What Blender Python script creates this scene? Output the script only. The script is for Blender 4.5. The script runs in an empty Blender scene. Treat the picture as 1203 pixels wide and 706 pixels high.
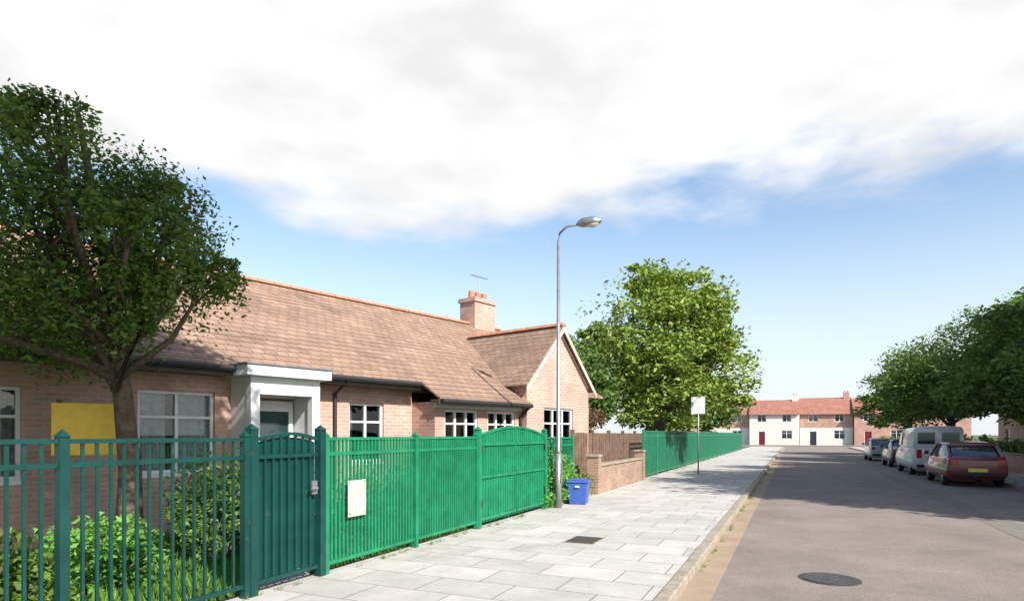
import bpy, math, random
import numpy as np
from mathutils import Vector, Matrix
R = math.radians
rnd = random.Random(7)
C = bpy.context.scene.collection
# ------------------------------------------------------------------ helpers
def tag(o, label=None, cat=None, group=None, kind=None):
    if label: o['label'] = label
    if cat: o['category'] = cat
    if group: o['group'] = group
    if kind: o['kind'] = kind
    return o
def empty(name, loc=(0,0,0), rz=0, label=None, cat=None, group=None):
    o = bpy.data.objects.new(name, None); C.objects.link(o)
    o.location = loc; o.rotation_euler = (0,0,rz); o.empty_display_size = .2
    return tag(o, label, cat, group)
class MB:
    def __init__(s): s.v=[]; s.f=[]
    def add(s, vs, fs):
        n=len(s.v); s.v += [tuple(v) for v in vs]; s.f += [tuple(i+n for i in f) for f in fs]; return s
    def box(s, x0,x1,y0,y1,z0,z1):
        return s.add([(x0,y0,z0),(x1,y0,z0),(x1,y1,z0),(x0,y1,z0),(x0,y0,z1),(x1,y0,z1),(x1,y1,z1),(x0,y1,z1)],
              [(3,2,1,0),(4,5,6,7),(0,1,5,4),(1,2,6,5),(2,3,7,6),(3,0,4,7)])
    def tube(s, pts, rs, n=8, cap=True):
        pts=[Vector(p) for p in pts]
        if not hasattr(rs,'__len__'): rs=[rs]*len(pts)
        rings=[]
        for i,p in enumerate(pts):
            d=(pts[min(i+1,len(pts)-1)]-pts[max(i-1,0)]).normalized()
            a=d.cross(Vector((0,0,1)) if abs(d.z)<.9 else Vector((1,0,0))).normalized(); b=d.cross(a)
            rings.append([p+(a*math.cos(2*math.pi*k/n)+b*math.sin(2*math.pi*k/n))*rs[i] for k in range(n)])
        vs=[q for r in rings for q in r]; fs=[]
        for i in range(len(pts)-1):
            for k in range(n):
                k2=(k+1)%n; fs.append((i*n+k2,i*n+k,(i+1)*n+k,(i+1)*n+k2))
        if cap: fs += [tuple(range(n)), tuple((len(pts)-1)*n+k for k in reversed(range(n)))]
        return s.add(vs,fs)
    def prism(s, prof, a0, a1, axis='x'):
        # prof: list of 2D points; axis x -> (a, p0, p1); y -> (p0, a, p1); z -> (p0,p1,a)
        def P(a,p): return (a,p[0],p[1]) if axis=='x' else ((p[0],a,p[1]) if axis=='y' else (p[0],p[1],a))
        n=len(prof); vs=[P(a0,p) for p in prof]+[P(a1,p) for p in prof]
        fs=[tuple(range(n)), tuple(reversed(range(n,2*n)))]+[(i,i+n,(i+1)%n+n,(i+1)%n) for i in range(n)]
        return s.add(vs,fs)
    def build(s, name, mat, parent=None, bevel=0, smooth=False, sub=0):
        me=bpy.data.meshes.new(name); me.from_pydata(s.v,[],s.f); me.update()
        import bmesh
        bm=bmesh.new(); bm.from_mesh(me); bmesh.ops.recalc_face_normals(bm, faces=bm.faces); bm.to_mesh(me); bm.free()
        me.materials.append(mat)
        o=bpy.data.objects.new(name, me); C.objects.link(o)
        if parent: o.parent=parent
        if smooth:
            for p in me.polygons: p.use_smooth=True
        if bevel:
            m=o.modifiers.new('bevel','BEVEL'); m.width=bevel; m.segments=2; m.limit_method='ANGLE'
        if sub:
            m=o.modifiers.new('sub','SUBSURF'); m.levels=sub; m.render_levels=sub
        return o
def copy_tree(o, parent=None):
    c=o.copy(); C.objects.link(c); c.parent=parent
    for ch in [q for q in bpy.data.objects if q.parent is o]: copy_tree(ch, c)
    return c
# ------------------------------------------------------------------ materials
def new_mat(name):
    m=bpy.data.materials.new(name); m.use_nodes=True
    nt=m.node_tree; b=nt.nodes['Principled BSDF']; return m,nt,b
def L(nt,a,b): nt.links.new(a,b)
def mat(name, col, rough=.6, metal=0, var=.12, scale=6, bump=.0, bscale=40, spec=.4, col2=None):
    m,nt,b=new_mat(name); b.inputs['Roughness'].default_value=rough; b.inputs['Metallic'].default_value=metal
    b.inputs['Specular IOR Level'].default_value=spec
    tc=nt.nodes.new('ShaderNodeTexCoord'); n=nt.nodes.new('ShaderNodeTexNoise'); n.inputs['Scale'].default_value=scale; n.inputs['Detail'].default_value=6
    n.inputs['Roughness'].default_value=.65
    L(nt,tc.outputs['Object'],n.inputs['Vector'])
    r=nt.nodes.new('ShaderNodeValToRGB'); c2=col2 or [c*(1-2.2*var) for c in col]
    r.color_ramp.elements[0].position=.32; r.color_ramp.elements[1].position=.68
    r.color_ramp.elements[0].color=(*c2,1); r.color_ramp.elements[1].color=(*[min(1,c*(1+var)) for c in col],1)
    L(nt,n.outputs['Fac'],r.inputs['Fac']); L(nt,r.outputs['Color'],b.inputs['Base Color'])
    if bump:
        n2=nt.nodes.new('ShaderNodeTexNoise'); n2.inputs['Scale'].default_value=bscale; n2.inputs['Detail'].default_value=4
        L(nt,tc.outputs['Object'],n2.inputs['Vector']); bp=nt.nodes.new('ShaderNodeBump'); bp.inputs['Strength'].default_value=bump; bp.inputs['Distance'].default_value=.02
        L(nt,n2.outputs['Fac'],bp.inputs['Height']); L(nt,bp.outputs['Normal'],b.inputs['Normal'])
    return m
def brick_mat(name, c1, c2, mortar, bw=.225, bh=.075, ms=.01):
    m,nt,b=new_mat(name); b.inputs['Roughness'].default_value=.85
    tc=nt.nodes.new('ShaderNodeTexCoord'); sp=nt.nodes.new('ShaderNodeSeparateXYZ'); L(nt,tc.outputs['Object'],sp.inputs[0])
    ad=nt.nodes.new('ShaderNodeMath'); L(nt,sp.outputs[0],ad.inputs[0]); L(nt,sp.outputs[1],ad.inputs[1])
    cb=nt.nodes.new('ShaderNodeCombineXYZ'); L(nt,ad.outputs[0],cb.inputs[0]); L(nt,sp.outputs[2],cb.inputs[1])
    br=nt.nodes.new('ShaderNodeTexBrick'); L(nt,cb.outputs[0],br.inputs['Vector'])
    br.inputs['Scale'].default_value=1; br.inputs['Brick Width'].default_value=bw; br.inputs['Row Height'].default_value=bh
    br.inputs['Mortar Size'].default_value=ms; br.inputs['Color1'].default_value=(*c1,1); br.inputs['Color2'].default_value=(*c2,1); br.inputs['Mortar'].default_value=(*mortar,1)
    n=nt.nodes.new('ShaderNodeTexNoise'); n.inputs['Scale'].default_value=1.3; n.inputs['Detail'].default_value=8; L(nt,tc.outputs['Object'],n.inputs['Vector'])
    mr=nt.nodes.new('ShaderNodeMapRange'); mr.inputs['From Min'].default_value=.3; mr.inputs['From Max'].default_value=.7; mr.inputs['To Min'].default_value=.78; mr.inputs['To Max'].default_value=1.12
    L(nt,n.outputs['Fac'],mr.inputs['Value'])
    mx=nt.nodes.new('ShaderNodeMix'); mx.data_type='RGBA'; mx.blend_type='MULTIPLY'; mx.inputs[0].default_value=1
    L(nt,br.outputs['Color'],mx.inputs[6]); L(nt,mr.outputs[0],mx.inputs[7]); L(nt,mx.outputs[2],b.inputs['Base Color'])
    bp=nt.nodes.new('ShaderNodeBump'); bp.inputs['Strength'].default_value=.5; bp.inputs['Distance'].default_value=.01; bp.invert=True
    L(nt,br.outputs['Fac'],bp.inputs['Height']); L(nt,bp.outputs['Normal'],b.inputs['Normal'])
    return m
def tile_mat(name, c1, c2, along='x'):
    # per-tile colour: columns across the course; each course is real geometry
    m,nt,b=new_mat(name); b.inputs['Roughness'].default_value=.8
    tc=nt.nodes.new('ShaderNodeTexCoord'); sp=nt.nodes.new('ShaderNodeSeparateXYZ'); L(nt,tc.outputs['Object'],sp.inputs[0])
    cb=nt.nodes.new('ShaderNodeCombineXYZ'); L(nt,sp.outputs[0 if along=='x' else 1],cb.inputs[0])
    L(nt,sp.outputs[2],cb.inputs[1])
    br=nt.nodes.new('ShaderNodeTexBrick'); L(nt,cb.outputs[0],br.inputs['Vector']); br.inputs['Scale'].default_value=1
    br.inputs['Brick Width'].default_value=.24; br.inputs['Row Height'].default_value=.12; br.inputs['Mortar Size'].default_value=.008
    br.inputs['Color1'].default_value=(*c1,1); br.inputs['Color2'].default_value=(*c2,1); br.inputs['Mortar'].default_value=(*[c*.35 for c in c2],1)
    n=nt.nodes.new('ShaderNodeTexNoise'); n.inputs['Scale'].default_value=1.1; n.inputs['Detail'].default_value=9; n.inputs['Roughness'].default_value=.7; L(nt,tc.outputs['Object'],n.inputs['Vector'])
    mr=nt.nodes.new('ShaderNodeMapRange'); mr.inputs['From Min'].default_value=.3; mr.inputs['From Max'].default_value=.7; mr.inputs['To Min'].default_value=.65; mr.inputs['To Max'].default_value=1.15
    L(nt,n.outputs['Fac'],mr.inputs['Value'])
    mx=nt.nodes.new('ShaderNodeMix'); mx.data_type='RGBA'; mx.blend_type='MULTIPLY'; mx.inputs[0].default_value=1
    L(nt,br.outputs['Color'],mx.inputs[6]); L(nt,mr.outputs[0],mx.inputs[7]); L(nt,mx.outputs[2],b.inputs['Base Color'])
    return m
def leaf_mat(name, dark, light, trans=.27):
    m,nt,b=new_mat(name); b.inputs['Roughness'].default_value=.55; b.inputs['Specular IOR Level'].default_value=.3
    g=nt.nodes.new('ShaderNodeNewGeometry'); tc=nt.nodes.new('ShaderNodeTexCoord')
    n=nt.nodes.new('ShaderNodeTexNoise'); n.inputs['Scale'].default_value=.7; L(nt,tc.outputs['Object'],n.inputs['Vector'])
    ad=nt.nodes.new('ShaderNodeMath'); ad.operation='MULTIPLY_ADD'; L(nt,g.outputs['Random Per Island'],ad.inputs[0]); ad.inputs[1].default_value=.75
    mr=nt.nodes.new('ShaderNodeMapRange'); mr.inputs['From Min'].default_value=.3; mr.inputs['From Max'].default_value=.7; mr.inputs['To Max'].default_value=.4
    L(nt,n.outputs['Fac'],mr.inputs['Value']); L(nt,mr.outputs[0],ad.inputs[2])
    mx=nt.nodes.new('ShaderNodeMix'); mx.data_type='RGBA'; L(nt,ad.outputs[0],mx.inputs[0]); mx.inputs[6].default_value=(*dark,1); mx.inputs[7].default_value=(*light,1)
    L(nt,mx.outputs[2],b.inputs['Base Color'])
    t=nt.nodes.new('ShaderNodeBsdfTranslucent'); L(nt,mx.outputs[2],t.inputs['Color'])
    ms=nt.nodes.new('ShaderNodeMixShader'); ms.inputs[0].default_value=trans
    L(nt,b.outputs[0],ms.inputs[1]); L(nt,t.outputs[0],ms.inputs[2]); L(nt,ms.outputs[0],nt.nodes['Material Output'].inputs['Surface'])
    return m
def paint_mat(name,col):
    m=mat(name,col,.45,var=.16,scale=3.5,bump=.15,bscale=60); nt=m.node_tree; b=nt.nodes['Principled BSDF']; src=b.inputs['Base Color'].links[0].from_socket
    tc=nt.nodes.new('ShaderNodeTexCoord'); n=nt.nodes.new('ShaderNodeTexNoise'); n.inputs['Scale'].default_value=11; n.inputs['Detail'].default_value=9; n.inputs['Roughness'].default_value=.72; L(nt,tc.outputs['Object'],n.inputs['Vector'])
    r=nt.nodes.new('ShaderNodeMapRange'); r.inputs['From Min'].default_value=.64; r.inputs['From Max'].default_value=.70; L(nt,n.outputs['Fac'],r.inputs['Value'])
    x=nt.nodes.new('ShaderNodeMix'); x.data_type='RGBA'; L(nt,r.outputs[0],x.inputs[0]); L(nt,src,x.inputs[6]); x.inputs[7].default_value=(.13,.06,.03,1); L(nt,x.outputs[2],b.inputs['Base Color'])
    rr=nt.nodes.new('ShaderNodeMapRange'); rr.inputs['To Min'].default_value=.42; rr.inputs['To Max'].default_value=.9; L(nt,r.outputs[0],rr.inputs['Value']); L(nt,rr.outputs[0],b.inputs['Roughness']); return m
def glass_mat(name, col=(.03,.04,.05), rough=.06):
    m,nt,b=new_mat(name); b.inputs['Base Color'].default_value=(*col,1); b.inputs['Roughness'].default_value=rough
    b.inputs['Specular IOR Level'].default_value=.8; b.inputs['IOR'].default_value=1.5
    return m
def asphalt_mat(name, base, scale=90):
    m,nt,b=new_mat(name); b.inputs['Roughness'].default_value=.9; b.inputs['Specular IOR Level'].default_value=.25
    tc=nt.nodes.new('ShaderNodeTexCoord')
    def noise(s,d=6):
        n=nt.nodes.new('ShaderNodeTexNoise'); n.inputs['Scale'].default_value=s; n.inputs['Detail'].default_value=d; n.inputs['Roughness'].default_value=.6; L(nt,tc.outputs['Object'],n.inputs['Vector']); return n
    a=noise(scale,2); c=noise(.6,12); c.inputs['Roughness'].default_value=.72; v=nt.nodes.new('ShaderNodeTexVoronoi'); v.inputs['Scale'].default_value=120; L(nt,tc.outputs['Object'],v.inputs['Vector'])
    r=nt.nodes.new('ShaderNodeValToRGB'); r.color_ramp.elements[0].position=.3; r.color_ramp.elements[1].position=.7
    r.color_ramp.elements[0].color=(*[x*.72 for x in base],1); r.color_ramp.elements[1].color=(*[x*1.2 for x in base],1); L(nt,c.outputs['Fac'],r.inputs['Fac'])
    mr=nt.nodes.new('ShaderNodeMapRange'); mr.inputs['From Min'].default_value=.0; mr.inputs['From Max'].default_value=1; mr.inputs['To Min'].default_value=.6; mr.inputs['To Max'].default_value=1.4; 
    L(nt,v.outputs['Color'],mr.inputs['Value'])
    mx=nt.nodes.new('ShaderNodeMix'); mx.data_type='RGBA'; mx.blend_type='MULTIPLY'; mx.inputs[0].default_value=1
    L(nt,r.outputs[0],mx.inputs[6]); L(nt,mr.outputs[0],mx.inputs[7])
    # cracks
    v2=nt.nodes.new('ShaderNodeTexVoronoi'); v2.feature='DISTANCE_TO_EDGE'; v2.inputs['Scale'].default_value=.55
    nn=noise(1.6,4); mv=nt.nodes.new('ShaderNodeMix'); mv.data_type='VECTOR'; mv.inputs[0].default_value=.25; L(nt,tc.outputs['Object'],mv.inputs[4]); L(nt,nn.outputs['Color'],mv.inputs[5]); L(nt,mv.outputs[1],v2.inputs['Vector'])
    lt=nt.nodes.new('ShaderNodeMapRange'); lt.inputs['From Min'].default_value=.004; lt.inputs['From Max'].default_value=.012; lt.inputs['To Min'].default_value=.72; mk=nt.nodes.new('ShaderNodeMath'); mk.operation='MULTIPLY_ADD'; mk.inputs[1].default_value=1; nk=noise(.21,2); mk2=nt.nodes.new('ShaderNodeMapRange'); mk2.inputs['From Min'].default_value=.5; mk2.inputs['From Max'].default_value=.62; mk2.inputs['To Min'].default_value=.05; mk2.inputs['To Max'].default_value=0; L(nt,nk.outputs['Fac'],mk2.inputs['Value']); L(nt,v2.outputs['Distance'],mk.inputs[0]); L(nt,mk2.outputs[0],mk.inputs[2]); L(nt,mk.outputs[0],lt.inputs['Value'])
    m2=nt.nodes.new('ShaderNodeMix'); m2.data_type='RGBA'; m2.blend_type='MULTIPLY'; m2.inputs[0].default_value=1
    L(nt,mx.outputs[2],m2.inputs[6]); L(nt,lt.outputs[0],m2.inputs[7]); L(nt,m2.outputs[2],b.inputs['Base Color'])
    bp=nt.nodes.new('ShaderNodeBump'); bp.inputs['Strength'].default_value=.5; bp.inputs['Distance'].default_value=.004; L(nt,v.outputs['Distance'],bp.inputs['Height']); L(nt,bp.outputs['Normal'],b.inputs['Normal'])
    return m
def slab_mat(name):
    m,nt,b=new_mat(name); b.inputs['Roughness'].default_value=.85; b.inputs['Specular IOR Level'].default_value=.3
    tc=nt.nodes.new('ShaderNodeTexCoord'); br=nt.nodes.new('ShaderNodeTexBrick'); L(nt,tc.outputs['Object'],br.inputs['Vector'])
    br.inputs['Scale'].default_value=1; br.inputs['Brick Width'].default_value=.9; br.inputs['Row Height'].default_value=.6; br.inputs['Mortar Size'].default_value=.007
    br.inputs['Color1'].default_value=(.46,.44,.41,1); br.inputs['Color2'].default_value=(.37,.355,.33,1); br.inputs['Mortar'].default_value=(.16,.15,.13,1)
    n=nt.nodes.new('ShaderNodeTexNoise'); n.inputs['Scale'].default_value=2.2; n.inputs['Detail'].default_value=10; n.inputs['Roughness'].default_value=.7; L(nt,tc.outputs['Object'],n.inputs['Vector'])
    mr=nt.nodes.new('ShaderNodeMapRange'); mr.inputs['From Min'].default_value=.3; mr.inputs['From Max'].default_value=.7; mr.inputs['To Min'].default_value=.8; mr.inputs['To Max'].default_value=1.1
    L(nt,n.outputs['Fac'],mr.inputs['Value'])
    # dark lichen / gum spots
    v=nt.nodes.new('ShaderNodeTexVoronoi'); v.inputs['Scale'].default_value=5; L(nt,tc.outputs['Object'],v.inputs['Vector'])
    m3=nt.nodes.new('ShaderNodeMapRange'); m3.inputs['From Min'].default_value=.06; m3.inputs['From Max'].default_value=.12; m3.inputs['To Min'].default_value=.7; L(nt,v.outputs['Distance'],m3.inputs['Value'])
    mm=nt.nodes.new('ShaderNodeMath'); mm.operation='MULTIPLY'; L(nt,mr.outputs[0],mm.inputs[0]); L(nt,m3.outputs[0],mm.inputs[1])
    mx=nt.nodes.new('ShaderNodeMix'); mx.data_type='RGBA'; mx.blend_type='MULTIPLY'; mx.inputs[0].default_value=1
    L(nt,br.outputs['Color'],mx.inputs[6]); L(nt,mm.outputs[0],mx.inputs[7]); L(nt,mx.outputs[2],b.inputs['Base Color'])
    bp=nt.nodes.new('ShaderNodeBump'); bp.inputs['Strength'].default_value=.6; bp.inputs['Distance'].default_value=.008; bp.invert=True; L(nt,br.outputs['Fac'],bp.inputs['Height']); L(nt,bp.outputs['Normal'],b.inputs['Normal'])
    return m
def car_mat(name,col):
    m,nt,b=new_mat(name); b.inputs['Base Color'].default_value=(*col,1); b.inputs['Roughness'].default_value=.35; b.inputs['Coat Weight'].default_value=.8; b.inputs['Coat Roughness'].default_value=.06; return m
def pane_mat(name):
    m,nt,b=new_mat(name); nt.nodes.remove(b); t=nt.nodes.new('ShaderNodeBsdfTransparent'); g=nt.nodes.new('ShaderNodeBsdfGlossy'); g.inputs['Roughness'].default_value=.02
    t.inputs['Color'].default_value=(.82,.86,.86,1); f=nt.nodes.new('ShaderNodeFresnel'); f.inputs['IOR'].default_value=1.7; x=nt.nodes.new('ShaderNodeMixShader')
    L(nt,f.outputs[0],x.inputs[0]); L(nt,t.outputs[0],x.inputs[1]); L(nt,g.outputs[0],x.inputs[2]); L(nt,x.outputs[0],nt.nodes['Material Output'].inputs['Surface']); return m
K=dict(
 pane=pane_mat('clear_pane'),
 brick=brick_mat('pink_brick',(.50,.285,.225),(.41,.22,.17),(.42,.36,.31)),
 brick_tan=brick_mat('tan_brick',(.33,.20,.13),(.25,.14,.085),(.28,.25,.21)),
 brick_far=brick_mat('far_brick',(.47,.25,.19),(.39,.20,.15),(.4,.34,.28)),
 render=mat('white_render',(.66,.62,.57),.9,bump=.3),
 tile=tile_mat('roof_tile',(.315,.205,.145),(.24,.15,.105)),
 tile_y=tile_mat('roof_tile_side',(.315,.205,.145),(.24,.15,.105),'y'),
 tile_far=tile_mat('red_tile',(.38,.17,.12),(.31,.13,.09)),
 white=mat('white_paint',(.66,.66,.66),.45,var=.05,scale=3),
 soffit=mat('dark_timber',(.10,.07,.055),.7),
 glass=glass_mat('window_glass'),
 net=mat('net_curtain',(.45,.47,.50),.5,var=.15,scale=12),
 teal=paint_mat('teal_paint',(.003,.045,.038)),
 green=paint_mat('green_paint',(.010,.185,.085)),
 green2=paint_mat('pale_green_paint',(.02,.19,.10)),
 yellow=mat('yellow_paint',(.78,.50,.05),.5,var=.08),
 steel=mat('galvanised_steel',(.30,.31,.32),.45,.7,var=.1,scale=9),
 black=mat('black_plastic',(.02,.02,.022),.6),
 rubber=mat('rubber',(.018,.018,.018),.85),
 bark=mat('bark',(.13,.095,.065),.95,var=.25,scale=14,bump=1,bscale=22),
 timber=mat('brown_timber',(.15,.095,.065),.85,var=.22,scale=5,bump=.4),
 kerb=mat('kerb_stone',(.30,.255,.20),.85,var=.15,scale=7,bump=.5),
 patch=asphalt_mat('patch_asphalt',(.175,.152,.136)), slab=slab_mat('paving_slabs'), road=asphalt_mat('asphalt',(.205,.172,.152)),
 soil=mat('lawn_soil',(.075,.13,.03),.95,var=.3,scale=3),
 ground=mat('rough_ground',(.09,.12,.045),.95,var=.3,scale=.6),
 blue=mat('blue_plastic',(.04,.10,.36),.45,var=.06),
 lamp=mat('lantern_plastic',(.55,.55,.52),.3),
 tread=mat('worn_iron',(.09,.085,.08),.5,.6,var=.3,scale=20,bump=1,bscale=26),
 cream=mat('cream_paint',(.50,.42,.36),.6,var=.12,scale=5),
 iron=mat('cast_iron',(.07,.065,.06),.7,.4,bump=.5),
 terracotta=mat('terracotta',(.42,.19,.11),.85),
 lf_near=leaf_mat('leaf_dark',(.035,.085,.012),(.16,.255,.04)),
 lf_main=leaf_mat('leaf_yellow_green',(.085,.165,.022),(.29,.37,.06)),
 lf_main2=leaf_mat('leaf_mid_green',(.04,.105,.025),(.13,.20,.04)),
 lf_right=leaf_mat('leaf_deep',(.045,.11,.02),(.17,.27,.05)),
 lf_olive=leaf_mat('leaf_olive',(.10,.12,.03),(.22,.22,.05)),
 lf_brown=leaf_mat('leaf_bronze',(.09,.055,.035),(.20,.13,.07)),
 lf_bright=leaf_mat('leaf_bright',(.07,.22,.03),(.16,.36,.06)),
 grass=leaf_mat('grass_blade',(.05,.14,.015),(.15,.29,.035),.25),
 tan=mat('sandy_concrete',(.30,.225,.155),.9,var=.1,scale=1.2,bump=.4,bscale=90),
 red_car=car_mat('red_car_paint',(.15,.010,.014)), white_car=car_mat('white_van_paint',(.55,.55,.56)), dark_car=car_mat('dark_car_paint',(.02,.025,.04)), silver_car=car_mat('silver_car_paint',(.42,.43,.45)),
 light=glass_mat('lamp_lens',(.6,.6,.6),.15), redlens=glass_mat('red_lens',(.4,.01,.01),.15),
 plate=mat('number_plate',(.7,.6,.12),.4,var=.02),
)
# ------------------------------------------------------------------ foliage
def leaf_mesh(name, mat_, blobs, n, size, seed, parent=None, spread=.26, clumps=38, hang=0):
    r=np.random.default_rng(seed)
    w=np.array([b[3]*b[4]*b[5] for b in blobs])**.67; w/=w.sum(); P=[]; 
    for b,wi in zip(blobs,w):
        c=np.array(b[:3]); rad=np.array(b[3:6]); k=max(6,int(clumps*len(blobs)*wi)); nn=int(n*wi)
        d=r.normal(size=(k,3)); d/=np.linalg.norm(d,axis=1)[:,None]
        cc=d*(r.uniform(.42,1.02,(k,1)))
        csz=r.uniform(.6,1.35,k)
        idx=r.integers(0,k,nn)
        off=r.normal(size=(nn,3)); off/=np.linalg.norm(off,axis=1)[:,None]; off*=r.uniform(0,1,(nn,1))**.45
        p=cc[idx]+off*spread*1.5*csz[idx][:,None]*np.array([1,1,.72])
        pts=c+p*rad
        if hang: pts[:,2]-=hang*r.uniform(0,1,nn)**2*(np.linalg.norm(p[:,:2],axis=1))
        P.append(pts)
    P=np.concatenate(P); N=len(P)
    a=r.normal(size=(N,3)); a[:,2]*=.55; a/=np.linalg.norm(a,axis=1)[:,None]
    t=r.normal(size=(N,3)); b_=np.cross(a,t); b_/=np.linalg.norm(b_,axis=1)[:,None]
    s=size*r.uniform(.35,1.35,(N,1))
    nrm=np.cross(a,b_)
    V=np.empty((N,4,3)); V[:,0]=P-a*s; V[:,1]=P-b_*s*.48+nrm*s*.12; V[:,2]=P+a*s; V[:,3]=P+b_*s*.48+nrm*s*.12
    me=bpy.data.meshes.new(name); me.vertices.add(N*4); me.vertices.foreach_set('co',V.reshape(-1))
    me.loops.add(N*4); me.loops.foreach_set('vertex_index',np.arange(N*4,dtype=np.int32))
    me.polygons.add(N); me.polygons.foreach_set('loop_start',np.arange(0,N*4,4,dtype=np.int32)); me.polygons.foreach_set('loop_total',np.full(N,4,dtype=np.int32))
    me.update(); me.validate(); me.materials.append(mat_)
    o=bpy.data.objects.new(name,me); C.objects.link(o)
    if parent: o.parent=parent
    return o
def tree(name,loc,blobs,n,size,m,label,cat='tree',group=None,tr=.2,seed=1,hang=0,fork=None,spread=.26):
    root=empty(name,loc,0,label,cat,group); rr=random.Random(seed)
    zlo=fork or min(b[2]-b[5]*.6 for b in blobs)
    top=max(b[2] for b in blobs); cx=sum(b[0] for b in blobs)/len(blobs); cy=sum(b[1] for b in blobs)/len(blobs)
    t=MB(); pts=[(0,0,-.05),(rr.uniform(-.05,.05),.03,zlo*.5),(cx*.15,cy*.15,zlo),(cx*.5,cy*.5,(zlo+top)/2),(cx,cy,top)]
    t.tube(pts,[tr*1.35,tr,tr*.8,tr*.5,tr*.2],9)
    for b in blobs:
        for q in range(2):
            h=zlo+rr.uniform(-.1,.45)*(top-zlo)*.6; e=(b[0]+rr.uniform(-.4,.4)*b[3],b[1]+rr.uniform(-.4,.4)*b[4],b[2]+rr.uniform(-.1,.5)*b[5])
            st=Vector((cx*.3,cy*.3,h)); e=Vector(e); mid=(st+e)/2+Vector((rr.uniform(-.2,.2),rr.uniform(-.2,.2),-.15))
            t.tube([st,mid,e],[tr*.42,tr*.28,tr*.08],6)
            for w in range(3):
                e2=e+Vector((rr.uniform(-1,1)*b[3]*.6,rr.uniform(-1,1)*b[4]*.6,rr.uniform(-.1,.7)*b[5]*.6)); t.tube([mid.lerp(e,.5),e2],[tr*.15,tr*.04],5)
    t.build('trunk',K['bark'],root,smooth=True)
    leaf_mesh('crown',m,blobs,n,size,seed,root,hang=hang,spread=spread)
    return root
def shrub(name,loc,blobs,n,size,m,label,cat='shrub',group=None,seed=1):
    root=empty(name,loc,0,label,cat,group); rr=random.Random(seed); t=MB()
    for b in blobs:
        for q in range(5): t.tube([(b[0]*.3+rr.uniform(-.1,.1),b[1]*.3+rr.uniform(-.1,.1),-.02),(b[0]+rr.uniform(-.5,.5)*b[3],b[1]+rr.uniform(-.5,.5)*b[4],b[2]+b[5]*.4)],[.02,.006],5)
    t.build('stems',K['bark'],root); leaf_mesh('foliage',m,blobs,n,size,seed,root)
    return root
# ------------------------------------------------------------------ setting (world Y runs along the street, X to the right)
def slab(name,x0,x1,y0,y1,z0,z1,m): return tag(MB().box(x0,x1,y0,y1,z0,z1).build(name,m),kind='structure')
def sheet(name,x0,x1,y0,y1,z,m): return tag(MB().add([(x0,y0,z),(x1,y0,z),(x1,y1,z),(x0,y1,z)],[(0,1,2,3)]).build(name,m),kind='structure')
FX=-4.93; KX=-1.09; RX=6.4; PZ=.10
sheet('ground',-1500,1500,-1500,1500,-.02,K['ground'])
sheet('road',KX,RX,-40,93,0,K['road'])
slab('pavement',FX-.12,KX-.15,-40,88,-.1,PZ,K['slab'])
slab('right_pavement',RX+.15,RX+2.2,-40,88,-.1,PZ,K['slab'])
sheet('cross_road',-120,120,93,99,-.004,K['road'])
slab('far_pavement',-120,120,99,101,-.1,PZ,K['slab'])
slab('garden_lawn',-40,FX-.121,-20,15.2,-.1,PZ-.015,K['soil'])
def kerb(x0,x1):
    mb=MB(); y=-10
    while y<88:
        mb.box(x0,x1,y+.006,y+.909,-.1,PZ+.012+rnd.uniform(-.004,.004)); y+=.915
    return tag(mb.build('kerb',K['kerb'],bevel=.015),kind='structure')
kerb(KX-.15,KX); kerb(RX,RX+.15)
sheet('gutter_strip',KX,KX+.32,-40,88,.004,K['tan'])
# concrete path to the door
def path():
    m=MB(); m.add([(FX-.12,4.5,PZ-.005),(FX-.12,5.45,PZ-.005),(-8.9,9.3,PZ-.005),(-9.15,8.4,PZ-.005)],[(0,1,2,3)]); return tag(m.build('garden_path',K['slab']),kind='structure')
path()
# grass blades
def grass():
    r=np.random.default_rng(5); N=52000
    x=FX-.2-r.uniform(0,1,N)**1.3*5.5; y=r.uniform(-.5,14,N)
    keep=~((x>-9)&(np.abs(y-(4.97+(FX-.12-x)*.99))<.5)); x=x[keep]; y=y[keep]; N=len(x)
    h=r.uniform(.04,.12,N)*(1+.8*(r.uniform(0,1,N)>.9)); a=r.uniform(0,6.28,N); lx=r.normal(size=N)*.03; ly=r.normal(size=N)*.03; w=.006+.004*r.uniform(0,1,N)
    V=np.empty((N,3,3)); z0=PZ-.02
    V[:,0]=np.c_[x-np.cos(a)*w,y-np.sin(a)*w,np.full(N,z0)]; V[:,1]=np.c_[x+np.cos(a)*w,y+np.sin(a)*w,np.full(N,z0)]; V[:,2]=np.c_[x+lx,y+ly,z0+h]
    me=bpy.data.meshes.new('grass'); me.vertices.add(N*3); me.vertices.foreach_set('co',V.reshape(-1)); me.loops.add(N*3); me.loops.foreach_set('vertex_index',np.arange(N*3,dtype=np.int32))
    me.polygons.add(N); me.polygons.foreach_set('loop_start',np.arange(0,N*3,3,dtype=np.int32)); me.polygons.foreach_set('loop_total',np.full(N,3,dtype=np.int32)); me.update(); me.validate(); me.materials.append(K['grass'])
    o=bpy.data.objects.new('grass',me); C.objects.link(o); tag(o,'short sunlit green grass growing behind the green railings','grass',kind='stuff')
grass()
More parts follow.
